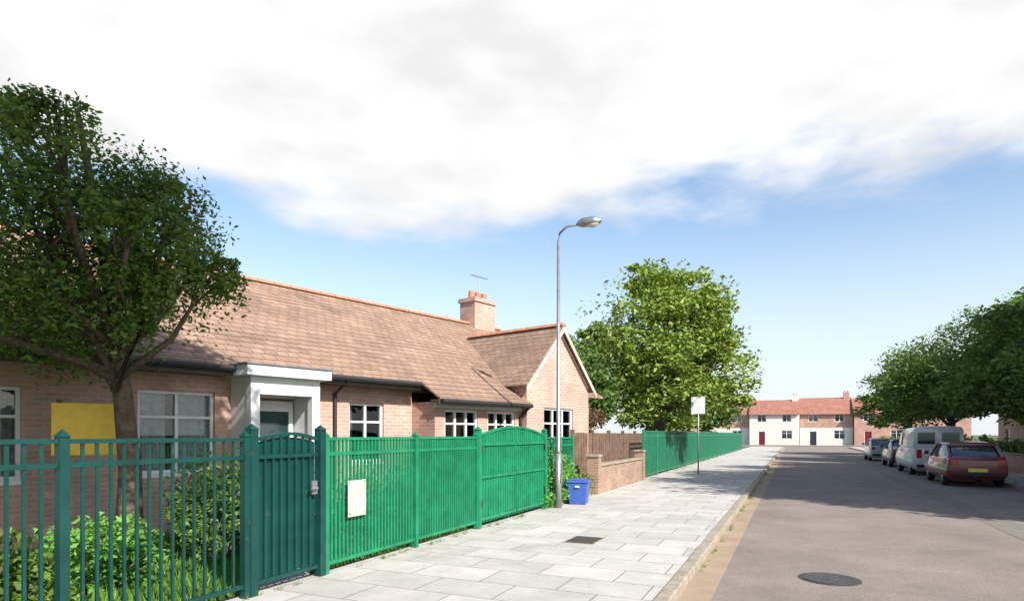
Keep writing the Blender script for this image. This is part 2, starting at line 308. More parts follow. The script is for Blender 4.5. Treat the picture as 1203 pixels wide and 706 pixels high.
# ------------------------------------------------------------------ roof made of real courses
def courses(mb, x0, x1, ye, ze, yr, zr, n, axis='x', th=.022, jit=0):
    # courses from eave (ye,ze) to ridge (yr,zr), running along axis from x0 to x1 ; x1/x0 may be functions of f
    for i in range(n):
        f0=i/n; f1=(i+1.12)/n
        if f1>1: f1=1
        ya,za=ye+(yr-ye)*f0, ze+(zr-ze)*f0; yb,zb=ye+(yr-ye)*f1, ze+(zr-ze)*f1
        a0=x0(f0) if callable(x0) else x0; a1=x1(f0) if callable(x1) else x1
        b0=x0(f1) if callable(x0) else x0; b1=x1(f1) if callable(x1) else x1
        P=lambda a,y,z:(a,y,z) if axis=='x' else (y,a,z)
        mb.add([P(a0,ya,za+th),P(a1,ya,za+th),P(b1,yb,zb+.004),P(b0,yb,zb+.004),P(a0,ya,za-.03),P(a1,ya,za-.03),P(b1,yb,zb-.03),P(b0,yb,zb-.03)],
               [(0,1,2,3),(7,6,5,4),(0,4,5,1),(1,5,6,2),(2,6,7,3),(3,7,4,0)])
def window(parent,x0,x1,z0,z1,y,bars=1,rail=True,frame='white',glass='net',sill=True,t=.05):
    # window in the plane y (outside towards -y): frame with real depth, recessed glass
    f=MB(); d0,d1=y-.03,y+.05
    f.box(x0,x1,d0,d1,z1-t,z1); f.box(x0,x1,d0,d1,z0,z0+t); f.box(x0,x0+t,d0,d1,z0+t,z1-t); f.box(x1-t,x1,d0,d1,z0+t,z1-t)
    for k in range(bars):
        c=x0+(x1-x0)*(k+1)/(bars+1); f.box(c-t*.45,c+t*.45,d0,d1,z0+t,z1-t)
    if rail:
        zr=z0+(z1-z0)*.68; xs=[x0+t]+[x0+(x1-x0)*(k+1)/(bars+1) for k in range(bars)]+[x1-t]
        for k in range(bars+1): f.box(xs[k]+(.45*t if k else 0),xs[k+1]-(.45*t if k<bars else 0),d0+.002,d1,zr-.02,zr+.02)
    w=f.build('window',K[frame],parent)
    MB().box(x0+.02,x1-.02,y+.01,y+.02,z0+.02,z1-.02).build('pane',K['pane'],w)
    if glass=='net': 
        cm=MB(); q=x0+.03; n_=max(8,int((x1-x0)/.045)); st=(x1-x0-.06)/n_; gap0,gap1=(.42,.58)
        for u0,u1 in ((0,gap0),(gap1,1)):
            k0,k1=int(n_*u0),int(n_*u1); vs=[]
            for k in range(k0,k1+1):
                yy=y+.10+.018*(k%2)+.006*math.sin(k*1.7); vs += [(q+k*st,yy,z0+.05),(q+k*st,yy,z1-.03)]
            cm.add(vs,[(2*i,2*i+2,2*i+3,2*i+1) for i in range(k1-k0)])
        cm.build('curtain',K['net'],w)
    if sill: MB().box(x0-.06,x1+.06,y-.09,y-.032,z0-.06,z0-.002).build('sill',K[frame],w)
    return w
def wall_with_holes(x0,x1,z0,z1,y0,y1,holes,mb=None):
    mb=mb or MB(); xs=sorted({x0,x1,*[h[0] for h in holes],*[h[1] for h in holes]})
    for a,b in zip(xs,xs[1:]):
        c=(a+b)/2; hs=sorted([h for h in holes if h[0]<c<h[1]],key=lambda h:h[2]); z=z0
        for h in hs:
            if h[2]>z: mb.box(a,b,y0,y1,z,h[2])
            z=h[3]
        if z<z1: mb.box(a,b,y0,y1,z,z1)
    return mb
# ------------------------------------------------------------------ the community hall
B=empty('brick_hall',(-8.37,9.91,PZ-.02),math.atan2(.967,.254),'long single-storey pink brick hall with tan tiled roof and white porch behind the green railings','building')
EZ=3.0; RZ=5.4; RD=4.0; X0=-9.2; X1=9.4
H=[(-6.6,-5.2,.95,2.3),(-3.75,-2.55,.95,2.35),(.2,1.1,1.0,2.3)]
w=wall_with_holes(X0,1.9,-.1,EZ-.06,0,.25,H)
w.box(1.9,5.0,0,.25,2.6,EZ-.06)
w.box(X1-.25,X1,.25,7.75,-.1,EZ-.06); w.box(X0,X0+.25,.25,7.75,-.1,EZ-.06); w.box(X0,X1,7.75,8.0,-.1,EZ-.06)
w.box(7.951,X1,0,.25,-.1,EZ-.06)
w.build('wall',K['brick'],B)
MB().box(X0+.3,X1-.3,.4,7.7,-.09,.02).build('floor',K['tan'],B)
for h in H: window(B,h[0]+.002,h[1]-.002,h[2]+.06,h[3]-.002,.09,bars=1 if h[1]-h[0]<1.3 else 2)
# porch extension under the catslide
w=wall_with_holes(1.9,4.98,-.1,2.36,-.75,-.55,[(2.2,3.3,1.15,2.2),(3.65,4.7,1.15,2.2)])
w.box(1.9,2.1,-.55,0,-.1,2.36)
w.build('bay_wall',K['brick'],B)
window(B,2.202,3.298,1.21,2.198,-.69,2); window(B,3.652,4.698,1.21,2.198,-.69,2)
MB().box(1.78,4.98,-1.03,-1.0,2.30,2.46).box(1.78,4.98,-1.0,-.75,2.365,2.40).build('fascia',K['soffit'],B)
MB().box(1.9,4.98,-.765,-.751,2.23,2.362).build('white_band',K['white'],B)
# roof
ov=.4; sl=(RZ-EZ)/RD
r=MB()
xr=lambda f:X1+.25-f*0
courses(r,X0-.25,1.78,-ov,EZ-sl*ov+.05,RD,RZ+.05,24)
courses(r,1.782,5.04,-1.05,EZ-sl*1.05+.05,RD,RZ+.05,28)
courses(r,5.042,X1+.25,-ov,EZ-sl*ov+.05,RD,RZ+.05,24)
courses(r,X0-.25,X1+.25,8+ov,EZ-sl*ov+.05,RD,RZ+.05,24)
roof=r.build('roof',K['tile'],B)
rt=MB(); x=X0-.27
while x<X1+.2:
    rt.prism([(RD-.14,RZ+.03),(RD-.07,RZ+.12),(RD+.07,RZ+.12),(RD+.14,RZ+.03)],x,x+.43,'x'); x+=.445
rt.build('ridge_tiles',K['terracotta'],roof,bevel=.015)
MB().box(X0-.2,1.77,-ov-.025,-ov,EZ-sl*ov-.14,EZ-sl*ov+.012).box(X0-.2,1.77,-ov,0,EZ-sl*ov-.13,EZ-sl*ov-.10).build('fascia',K['soffit'],B)
g=MB(); g.tube([(X0-.2,-ov-.09,EZ-sl*ov-.02),(1.75,-ov-.09,EZ-sl*ov-.02)],.055,8); g.tube([(-.18,-ov-.09,EZ-.3),(-.18,-.06,EZ-.55),(-.18,-.06,0)],.036,8)
g.build('gutter',K['black'],B)
g=MB(); g.tube([(1.79,-1.1,2.36),(4.96,-1.1,2.36)],.055,8); g.tube([(4.88,-1.1,2.33),(4.88,-.8,2.1),(4.88,-.8,0)],.036,8); g.build('gutter',K['black'],B)
# end gables of the main roof
for xx in (X0,X1-.25):
    MB().prism([(0.0,EZ-.058),(8.0,EZ-.058),(RD,RZ-.05)],xx,xx+.25,'x').build('gable',K['brick'],B)
# front gable
gx0,gx1,gy=5.0,7.95,-.9; gm=(gx0+gx1)/2; AZ=4.6; ge=3.05
w=wall_with_holes(gx0,gx1,-.1,ge,gy,gy+.25,[(5.75,7.15,1.0,2.35)]); w.box(gx0,gx0+.25,gy+.25,0,-.1,ge); w.box(gx1-.25,gx1,gy+.25,0,-.1,ge)
w.prism([(gx0,ge+.001),(gx1,ge+.001),(gm,AZ-.06)],gy,gy+.25,'y'); w.build('front_gable',K['brick'],B)
window(B,5.752,7.148,1.06,2.348,gy+.08,2)
r=MB(); sg=(AZ-ge)/(gm-gx0)
yb=lambda f:0
for s in (-1,1):
    e=gx0-.18 if s<0 else gx1+.18
    # back end meets the main slope where heights match
    n=14
    zb=lambda f:(ge-.18*sg)+(AZ-(ge-.18*sg))*f
    courses(r,gy-.14,lambda f:max(-.35,(zb(f)-EZ)/sl)+.12,e,ge-.18*sg+.04,gm,AZ+.04,n,'y')
fr=r.build('gable_roof',K['tile_y'],B)
bg=MB()
for s in (-1,1):
    e=gx0-.2 if s<0 else gx1+.2; ez=ge-.2*sg
    bg.prism([(e,ez-.13),(e,ez+.0),(gm,AZ+.0),(gm,AZ-.15)],gy-.165,gy-.142,'y')
bg.build('bargeboard',K['cream'],B)
rt=MB(); y=gy-.15
while y<2.4: rt.prism([(gm-.13,AZ+.02),(gm-.06,AZ+.11),(gm+.06,AZ+.11),(gm+.13,AZ+.02)],y,y+.43,'y'); y+=.445
rt.build('ridge_tiles',K['terracotta'],fr,bevel=.015)
# chimney
ae=MB().tube([(8.9,RD+.3,6.3),(8.9,RD+.3,7.35)],.014,6).tube([(8.45,RD+.3,7.3),(9.35,RD+.3,7.3)],.01,6)
for q in range(7): ae.tube([(8.5+.13*q,RD+.3-.16+.008*q,7.3),(8.5+.13*q,RD+.3+.16-.008*q,7.3)],.005,5)
ae.build('aerial',K['steel'],roof)
ch=MB().box(7.95,9.0,RD-.35,RD+.35,RZ-.4,6.2).box(7.90,9.05,RD-.40,RD+.40,6.2,6.34).build('chimney',K['brick'],roof)
pt=MB()
for k in range(3): pt.tube([(8.16+.32*k,RD,6.34),(8.16+.32*k,RD,6.62)],[.12,.10],10)
pt.build('chimney_pot',K['terracotta'],roof)
# porch
p0,p1,py=-2.3,-.98,-.75
P=MB(); P.box(p0,p0+.16,py,py+.16,0,2.62); P.box(p1-.16,p1,py,py+.16,0,2.62); P.box(p0+.161,p1-.161,py+.001,py+.159,2.32,2.62)
P.box(p0+.02,p0+.12,py+.16,-.001,0,2.62); P.box(p1-.12,p1-.02,py+.16,-.001,0,2.62); P.box(p0+.12,p1-.12,-.12,-.003,2.3,2.62)
porch=P.build('porch',K['white'],B,bevel=.006)
MB().box(p0-.14,p1+.14,py-.16,-.001,2.622,2.80).build('porch_roof',K['white'],B,bevel=.01)
MB().box(p0-.17,p1+.17,py-.19,-.002,2.802,2.83).build('porch_felt',K['steel'],B)
d=MB().box(p0+.25,p1-.25,-.08,-.03,.05,2.05).build('door',K['teal'],B)
MB().box(p0+.4,p1-.4,-.095,-.081,1.1,1.85).build('pane',K['glass'],d)
MB().tube([(p1-.42,-.13,1.05),(p1-.42,-.13,1.25)],.012).tube([(p1-.42,-.13,1.06),(p1-.42,-.08,1.06)],.01).tube([(p1-.42,-.13,1.24),(p1-.42,-.08,1.24)],.01).build('handle',K['steel'],d)
MB().box(p0+.165,p0+.247,-.11,-.004,0,2.25).box(p1-.247,p1-.165,-.11,-.004,0,2.25).box(p0+.248,p1-.248,-.11,-.004,2.06,2.25).build('door_frame',K['white'],B)
MB().box(p0+.16,p1-.16,py+.16,-.13,-.05,.06).build('step',K['tan'],B)
# ------------------------------------------------------------------ green railings
def panel(parent,x0,x1,h,m,bars=.105,arch=0,name='railing_panel',sheetm=None,r=.011):
    mb=MB(); n=max(2,int(round((x1-x0)/bars)))
    top=lambda x:h+arch*math.sin(math.pi*(x-x0)/(x1-x0))
    for i in range(1,n):
        x=x0+(x1-x0)*i/n; mb.box(x-r,x+r,-r,r,.09,top(x)+(.0))
    mb.box(x0,x1,-.02,.02,.10,.14)
    m2=h-.14; mb.box(x0,x1,-.018,.018,m2-.04,m2)
    k=10 if arch else 1
    for i in range(k):
        a=x0+(x1-x0)*i/k; b=x0+(x1-x0)*(i+1)/k
        mb.prism([(a,top(a)-.0),(b,top(b)-.0),(b,top(b)+.035),(a,top(a)+.035)],-.022,.022,'y')
    if sheetm: 
        for i in range(k):
            a=x0+.01+(x1-x0-.02)*i/k; b=x0+.01+(x1-x0-.02)*(i+1)/k; mb.prism([(a,.15),(b,.15),(b,top(b)-.02),(a,top(a)-.02)],.0235,.03,'y')
    return mb.build(name,m,parent)
def post(parent,x,h,m,w=.035,name='post'):
    mb=MB().box(x-w,x+w,-w,w,-.05,h); mb.add([(x-w-.01,-w-.01,h),(x+w+.01,-w-.01,h),(x+w+.01,w+.01,h),(x-w-.01,w+.01,h),(x,0,h+.06)],[(0,1,4),(1,2,4),(2,3,4),(3,0,4),(3,2,1,0)])
    return mb.build(name,m,parent)
def fence(y0,y1,step,h,m,label,group=None,**k):
    root=empty('railing_fence',(FX,y0,PZ),R(90),label,'fence',group); n=max(1,round((y1-y0)/step)); s=(y1-y0)/n
    for i in range(n+1): post(root,i*s,h+.05,m)
    for i in range(n): panel(root,i*s+.036,(i+1)*s-.036,h,m,**k)
    return root
FH=1.55
fence(-.6,4.42,1.67,FH,K['teal'],'dark green vertical bar railings at the left, left of the solid teal gate')
g=empty('garden_gate',(FX,4.5,PZ),R(90),'narrow solid teal metal gate in the railings in front of the white porch','gate')
post(g,0,FH+.12,K['teal'],.045,'gate_post'); post(g,.98,FH+.12,K['teal'],.045,'gate_post')
gp=panel(g,.06,.92,FH,K['teal'],.105,.06,'gate_leaf',K['teal'])
MB().box(.80,.88,-.05,-.024,.95,1.10).tube([(.84,-.05,1.02),(.84,-.09,1.02),(.74,-.09,1.02)],.012).build('latch',K['steel'],gp)
fence(5.56,9.3,1.87,FH,K['green'],'green vertical bar railings between the teal gate and the arched double gate',bars=.07,r=.0135)
g=empty('driveway_gate',(FX,9.36,PZ),R(90),'solid bright green double gate with an arched top beside the street lamp','gate')
post(g,0,FH+.15,K['green'],.05,'gate_post'); post(g,3.1,FH+.15,K['green'],.05,'gate_post')
for a,b in ((.06,1.53),(1.57,3.04)):
    mb=MB(); k=8; top=lambda x:FH+.02+.17*math.sin(math.pi*(x-0)/(3.1))
    for i in range(k):
        u=a+(b-a)*i/k; v=a+(b-a)*(i+1)/k; mb.prism([(u,.08),(v,.08),(v,top(v)-.001),(u,top(u)-.001)],-.004,.004,'y'); mb.prism([(u,top(u)),(v,top(v)),(v,top(v)+.04),(u,top(u)+.04)],-.03,.03,'y')
    n=14
    for i in range(n+1):
        x=a+.02+(b-a-.04)*i/n; mb.box(x-.012,x+.012,-.022,-.0045,.08,top(x)-.003)
    for z in (.12,.85,1.42): mb.box(a,b,-.04,-.0225,z,z+.05)
    gl=mb.build('gate_leaf',K['green'],g)
    for z in (.35,1.3):
        hx=a-.02 if a<1 else b-.03; MB().box(hx,hx+.05,-.06,-.041,z,z+.12).build('hinge',K['iron'],gl)
# plates on the railings
o=empty('fence_plate',(FX+.06,6.05,PZ+.62),R(90),'small blank cream plate fixed low on the railings between the gates','sign')
MB().box(-.17,.17,-.012,-.004,0,.44).build('plate',K['cream'],o,bevel=.004);
for bx_ in (-.14,.14):
    for bz_ in (.04,.42): MB().tube([(bx_,-.018,bz_),(bx_,-.012,bz_)],.012).build('bolt',K['steel'],o)
fence(12.5,14.3,1.8,FH-.03,K['green'],'short green railing run half covered by the bush next to the double gate')
# yellow board behind the left railings
yb_=empty('yellow_board',(-8.3,5.0,PZ),R(59),'plain yellow board on two posts under the left tree','sign')
MB().box(-.44,.44,-.02,.02,1.35,2.02).build('board',K['yellow'],yb_,bevel=.006)
for s in (-.36,.36): MB().box(s-.03,s+.03,.022,.08,-.1,2.06).build('post',K['timber'],yb_)
# ------------------------------------------------------------------ street lamp
lp=empty('street_lamp',(FX+.22,12.75,PZ),0,'tall slim grey street lamp at the back of the pavement by the green double gate','lamp')
MB().tube([(0,0,-.1),(0,0,1.2)],.075,12).tube([(0,0,1.2),(0,0,1.26),(0,0,5.9)],[.075,.048,.034],12).build('column',K['steel'],lp,smooth=True)
MB().tube([(0,0,5.85),(.03,0,6.05),(.18,0,6.17),(.55,0,6.2)],.026,8).build('arm',K['steel'],lp,smooth=True)
MB().tube([(.45,0,6.2),(.55,0,6.21),(.8,0,6.21),(.98,0,6.2)],[.05,.10,.11,.04],12).build('lantern',K['steel'],lp,smooth=True)
MB().tube([(.55,0,6.17),(.8,0,6.165),(.92,0,6.17)],[.05,.09,.04],10).build('lens',K['lamp'],lp,smooth=True)
MB().box(.074,.082,-.05,.05,.55,1.0).build('access_door',K['steel'],lp)
# ------------------------------------------------------------------ low brick wall, timber fence, bush, blue box
bw=empty('garden_wall',(FX,16.0,PZ),R(90),'low tan brick garden wall with stone coping beside the blue box','wall')
MB().box(0.3,5.5,-.11,.11,-.1,.74).build('brickwork',K['brick_tan'],bw)
MB().box(.3,5.5,-.15,.15,.742,.80).build('coping',K['kerb'],bw,bevel=.01)
for x in (0,5.5):
    pr=MB().box(x,x+.3,-.16,.16,-.1,1.0).build('pier',K['brick_tan'],bw); MB().box(x-.03,x+.33,-.19,.19,1.0,1.07).build('cap',K['kerb'],pr,bevel=.012)
tf=empty('timber_fence',(FX-.6,16.1,PZ),R(90),'weathered brown close-boarded timber fence behind the low brick wall','fence')
for i in range(6):
    MB().box(i*1.83-.05,i*1.83+.05,-.05,.05,-.1,1.75).build('post',K['timber'],tf)
    mb=MB(); x=i*1.83+.055
    while x<(i+1)*1.83-.14: mb.box(x,x+.116,-.03-(.012 if int(x*8)%2 else 0),-.005,.1,1.66+rnd.uniform(-.01,.01)); x+=.12
    mb.box(i*1.83+.05,(i+1)*1.83-.05,-.0045,.04,.4,.48); mb.box(i*1.83+.05,(i+1)*1.83-.05,-.0045,.04,1.4,1.48)
    mb.build('fence_panel',K['timber'],tf)
rb=empty('recycling_box',(FX+.36,13.75,PZ),R(12),'blue plastic recycling box standing on the pavement by the bush','box')
b=MB(); b.add([(-.19,-.27,0),(.19,-.27,0),(.19,.27,0),(-.19,.27,0),(-.24,-.33,.50),(.24,-.33,.50),(.24,.33,.50),(-.24,.33,.50)],[(3,2,1,0),(4,5,6,7),(0,1,5,4),(1,2,6,5),(2,3,7,6),(3,0,4,7)])
b.build('tub',K['blue'],rb,bevel=.02); MB().box(-.26,.26,-.35,.35,.502,.55).box(-.18,.18,-.27,.27,.551,.575).build('lid',K['blue'],rb,bevel=.015); MB().box(-.05,.05,-.355,-.30,.40,.44).build('handle',K['white'],rb)
shrub('bush',(FX-.25,13.2,PZ),[(0,0,.75,.5,.8,.75),(.1,.9,.5,.4,.6,.5),(.25,-.3,.3,.32,.5,.3)],6500,.045,K['lf_bright'],'bright green bush growing over the railing end beside the blue box',seed=3)
shrub('bush',(FX+.1,14.6,PZ),[(0,0,.3,.28,.7,.3)],1600,.04,K['lf_olive'],'low yellowish weeds at the foot of the bush by the street lamp','plant',seed=4)
# shrubs in the garden
gs=[((-6.9,5.75),(.5,.55,.75),K['lf_near'],'tall dark shrub added just behind the teal gate to darken the shaded garden',.04,6500),  # added shrub, deepens the shaded area behind the railings
    ((-5.9,2.6),(.5,.6,.45),K['lf_near'],'dark shrub behind the left end of the railings, under the left tree',.045,3500),
    ((-6.6,4.0),(.5,.5,.42),K['lf_bright'],'bright green shrub on the lawn just left of the teal gate',.04,3500),
    ((-6.3,6.25),(.35,.5,.62),K['lf_olive'],'olive green shrub behind the railings just right of the teal gate',.04,3200),
    ((-6.2,7.9),(.35,.9,.58),K['lf_bright'],'leafy bright hedge plant behind the white plate on the railings',.04,5200),
    ((-7.9,6.6),(.5,.6,.5),K['lf_main2'],'mid green shrub against the hall wall under its shaded window',.045,3000),
    ((-6.7,10.0),(.4,1.2,.55),K['lf_main2'],'long mid green shrub behind the arched green gate',.045,4200)]
for i,((x,y),(a,b_,c),m,lab,sz,n) in enumerate(gs):
    shrub('shrub',(x,y,PZ-.02),[(0,0,c,a,b_,c),(a*.5,b_*.6,c*.7,a*.6,b_*.6,c*.65),(-a*.3,-b_*.7,c*.6,a*.6,b_*.5,c*.55)],n,sz,m,lab,group=None,seed=20+i)
# ------------------------------------------------------------------ trees
tree('broadleaf_tree',(-7.6,5.0,PZ),[(-.4,-1.2,3.7,1.3,1.2,1.1),(.2,.2,3.9,.8,.85,.85),(-.9,-.3,3.1,.9,1.0,.65),(-.3,-2.6,3.3,1.2,1.0,1.2),(0,-.6,4.7,1.0,1.1,.7),(.75,-.35,3.25,.38,.38,.6),(.85,-.1,4.1,.65,.6,.65),(.6,-1.3,4.9,.4,.4,.35),(.95,.5,3.6,.35,.35,.3),(-.3,-1.5,5.3,.5,.45,.35),(1.1,-.9,3.9,.32,.35,.3)],72000,.035,K['lf_near'],'dark leafy tree overhanging the left end of the hall and the yellow board',tr=.13,seed=11,fork=2.3,hang=.5)
tree('street_tree',(-5.6,28.2,PZ),[(0,0,6.2,3.0,3.0,2.6),(1.9,1.2,4.4,2.2,2.4,2.0),(-1.9,-.6,4.6,2.2,2.2,2.0),(.4,.2,8.0,1.9,1.9,1.5),(1.0,-1.6,4.0,2.0,1.8,1.7),(2.2,.5,7.0,1.4,1.6,1.5),(3.0,-.4,5.4,.9,.9,.7),(-.8,.3,8.9,.8,.8,.6),(3.2,.6,3.4,.9,1,.6),(-2.9,-.6,6.2,.8,.8,.7)],42000,.115,K['lf_main'],'large rounded yellow-green tree behind the far green railings',tr=.3,seed=12,fork=2.4)
tree('street_tree',(-8.6,24.6,PZ),[(0,0,3.9,1.8,1.8,1.7),(.8,-.9,3.0,1.3,1.3,1.2),(-.6,.8,5.1,1.2,1.2,1.1)],15000,.10,K['lf_main2'],'smaller darker green tree between the hall gable and the large yellow-green tree',tr=.16,seed=13,fork=1.4)
tree('street_tree',(-7.4,21.0,PZ),[(0,0,2.3,1.1,1.5,1.0),(.2,1.2,2.0,.9,1.2,.8)],8000,.07,K['lf_brown'],'low bronze-leaved tree behind the timber fence',tr=.1,seed=14,fork=.8)
tree('street_tree',(-8.2,37,PZ),[(0,0,4.0,2.4,2.4,2.2),(1.5,2,3.2,2.0,2.4,1.8)],14000,.15,K['lf_main'],'low olive tree beyond the large tree along the far railings',tr=.2,seed=15,fork=1.6)
tree('street_tree',(-8.5,55,PZ),[(0,0,4.2,2.8,3.2,2.3),(1.5,3,3.4,2.2,3,1.8)],11000,.19,K['lf_main2'],'distant green tree in front of the far brick houses',tr=.2,seed=16,fork=1.6)
shrub('hedge',(-6.6,28.6,PZ),[(0,0,.9,.7,2.0,.8),(0,3,.95,.7,2.0,.85)],9000,.07,K['lf_olive'],'olive hedge behind the near end of the far green railings','hedge',seed=31)
# right-hand trees
right=[(8.6,44,(0,0,5.8,3.4,3.4,2.9),(-1.6,-1,3.9,2.4,2.4,1.9),(1.8,1,4.4,2.4,2.4,2.1),'tall rounded dark green tree on the right pavement beside the white van'),
       (9.2,30.5,(0,0,4.8,3.3,3.3,2.5),(-1.4,-1,3.5,2.2,2.4,1.6),(1,1.6,4.2,2.4,2.2,2),'nearest dark green tree on the right pavement behind the red car'),
       (8.6,58,(0,0,5.6,3.2,3.4,2.7),(-1.4,-1,4.0,2.3,2.3,1.9),(1,2,4.2,2.4,2.4,1.9),'farthest dark green tree of the right-hand row')]
for i,(x,y,a,b_,c,lab) in enumerate(right):
    tree('street_tree',(x,y,PZ),[a,b_,c],26000 if i<2 else 15000,.115 if i<2 else .15,K['lf_right'],lab,group='trees lining the right pavement',tr=.24,seed=40+i,fork=2.0)
tree('street_tree',(10.2,23.0,PZ),[(0,0,4.9,3.1,3.1,2.5),(-1.6,.6,3.9,2.2,2.3,1.6)],15000,.13,K['lf_right'],'dark green tree at the right edge of the view that shades the road',group='trees lining the right pavement',tr=.24,seed=47,fork=2.0)
tree('street_tree',(-2.6,.1,PZ),[(.3,2.7,7.6,2.2,1.4,2.0),(-.9,1.6,6.6,1.5,1.5,1.4),(-.2,3.2,6.8,1.5,.9,1.0),(-2.0,.9,5.6,1.1,1.0,.9)],26000,.09,K['lf_near'],'unseen tree added at the near end of the street to shade the left railings and porch',tr=.2,seed=71,fork=4.2)  # unseen tree, added so its crown shades the left wall and railings
for i,(x,y,h) in enumerate(((10.6,15.5,12),(11.3,20.0,12.5),(13.4,25.5,13),(14.4,32,13),(15.8,39,13),(16.5,47,12.5),(16,56,13))):
    tree('street_tree',(x,y,PZ),[(0,0,h*.72,3.4,3.4,h*.26),(-1.2,1,h*.5,2.8,2.8,h*.2),(1.2,-1,h*.5,2.8,2.8,h*.2),(0,-1,h*.36,2.6,2.6,h*.14)],26000,.2,K['lf_right'],'tall broad tree right of the road, added mostly out of view to shade the asphalt',group='added shade trees right of the road',tr=.3,seed=90+i,fork=3)  # added trees, mostly outside the view, placed for their shadows on the road
# far railings along the left
fence(22.2,70,2.39,1.72,K['green2'],'long pale green railings beyond the brick wall below the large tree',bars=.11,r=.014)
# ------------------------------------------------------------------ houses
def house(x,y,rz,w,d,ez,rzz,wm,rm,label,n=2,render=None,chim=True,name='terraced_house'):
    h=empty(name,(x,y,0),rz,label,'house','distant brick houses')
    holes=[]; 
    step=w/n
    for k in range(n):
        c=-w/2+step*(k+.5); holes += [(c-.65,c+.65,3.6,4.75),(c-.75,c+.75,1.0,2.3)] if not(k==0) else [(c-.65,c+.65,3.6,4.75),(c-.48,c+.48,0.0,2.15)]
    holes=[q for q in holes if q[3]<ez-.1]
    mb=wall_with_holes(-w/2,w/2,2.7 if render else -.1,ez,0,.3,[q for q in holes if q[2]>2.7] if render else holes)
    mb.box(-w/2,-w/2+.3,.3,d,-.1,ez); mb.box(w/2-.3,w/2,.3,d,-.1,ez); mb.box(-w/2+.3,w/2-.3,d-.3,d,-.1,ez)
    for xx in (-w/2,w/2-.3): mb.prism([(0,ez+.001),(d,ez+.001),(d/2,rzz-.1)],xx,xx+.3,'x')
    mb.build('wall',wm,h)
    if render: wall_with_holes(-w/2,w/2,-.1,2.698,-.02,.3,[q for q in holes if q[2]<2.7]).build('ground_floor_wall',render,h)
    for q in holes:
        if q[2]==0.0:
            dd=MB().box(q[0]+.06,q[1]-.06,.1,.15,.05,q[3]-.05).build('door',K['dark_car'] if rnd.random()<.5 else K['red_car'],h); MB().box(q[0],q[0]+.058,.05,.2,0,q[3]).box(q[1]-.058,q[1],.05,.2,0,q[3]).box(q[0]+.058,q[1]-.058,.05,.2,q[3]-.05,q[3]).build('door_frame',K['white'],h)
        else: window(h,q[0]+.002,q[1]-.002,q[2]+.002,q[3]-.002,.1,1,t=.09)
    r=MB(); s=(rzz-ez)/(d/2); courses(r,-w/2-.1,w/2+.1,-.4,ez-.4*s+.05,d/2,rzz,14); courses(r,-w/2-.1,w/2+.1,d+.4,ez-.4*s+.05,d/2,rzz,14)
    rf=r.build('roof',rm,h)
    if chim:
        MB().box(w/2-1.0,w/2-.2,d/2-.5,d/2+.5,rzz-.5,rzz+.75).build('chimney',wm,rf); m=MB()
        for k in range(2): m.tube([(w/2-.78+.36*k,d/2,rzz+.75),(w/2-.78+.36*k,d/2,rzz+1.0)],[.12,.1],8)
        m.build('chimney_pot',K['terracotta'],rf)
    return h
hl=['end brick house at the far left of the row closing the street','red-roofed brick house facing down the street, left of the road end','white-fronted house with red roof straight ahead at the road end','pink brick house right of the white-fronted one at the road end','brick house partly behind the farthest right-hand tree','last brick house behind the trees at the right of the row']
for i in range(6):
    house(-17+7.2*i,103+(.8 if i%2 else 0),0,7.1,8,4.95,7.2+(.25 if i%2 else 0),K['render'] if i==2 else K['brick_far'],K['tile_far'],hl[i],render=K['render'] if i in (1,3) else None)
# side houses on the right behind the trees and one beyond the large tree
hr=['brick house with red roof on the right behind the nearest tree','brick house with white ground floor behind the tall tree by the van','brick house on the right behind the farthest tree of the row']
for i,(y,rn) in enumerate(((34,None),(47,K['render']),(60,None))):
    house(16,y,R(-90),10,8,4.95,7.3,K['brick_far'],K['tile_far'],hr[i],render=rn)
house(-15.5,47,R(90),11,8,4.95,7.0,K['render'],K['tile_far'],'pale rendered house glimpsed through the large yellow-green tree')
# right garden walls
for i,(a,b_) in enumerate(((18,29.5),(30.5,42.5),(43.5,60),(61,86))):
    gw=empty('front_wall',(RX+2.3,a,PZ),R(90),['low brick front wall nearest on the right, behind the red car','low brick front wall on the right behind the white van','low brick front wall on the right below the tall tree','farthest low brick front wall along the right pavement'][i],'wall','front garden walls on the right')
    MB().box(0,b_-a,-.11,.11,-.1,.75).build('brickwork',K['brick_far'],gw); MB().box(-.02,b_-a+.02,-.15,.15,.752,.81).build('coping',K['kerb'],gw)
    shrub('hedge',(RX+3.0,(a+b_)/2,0),[(0,(j-1)*(b_-a)/3.2,.85,.5,(b_-a)/5.5,.75) for j in range(3)],6000,.09,K['lf_right'],['dark clipped hedge behind the nearest right-hand wall','dark hedge behind the right-hand wall by the white van','dark hedge below the tall right-hand tree','far dark hedge along the right-hand walls'][i],'hedge','hedges behind the right-hand walls',seed=60+i)
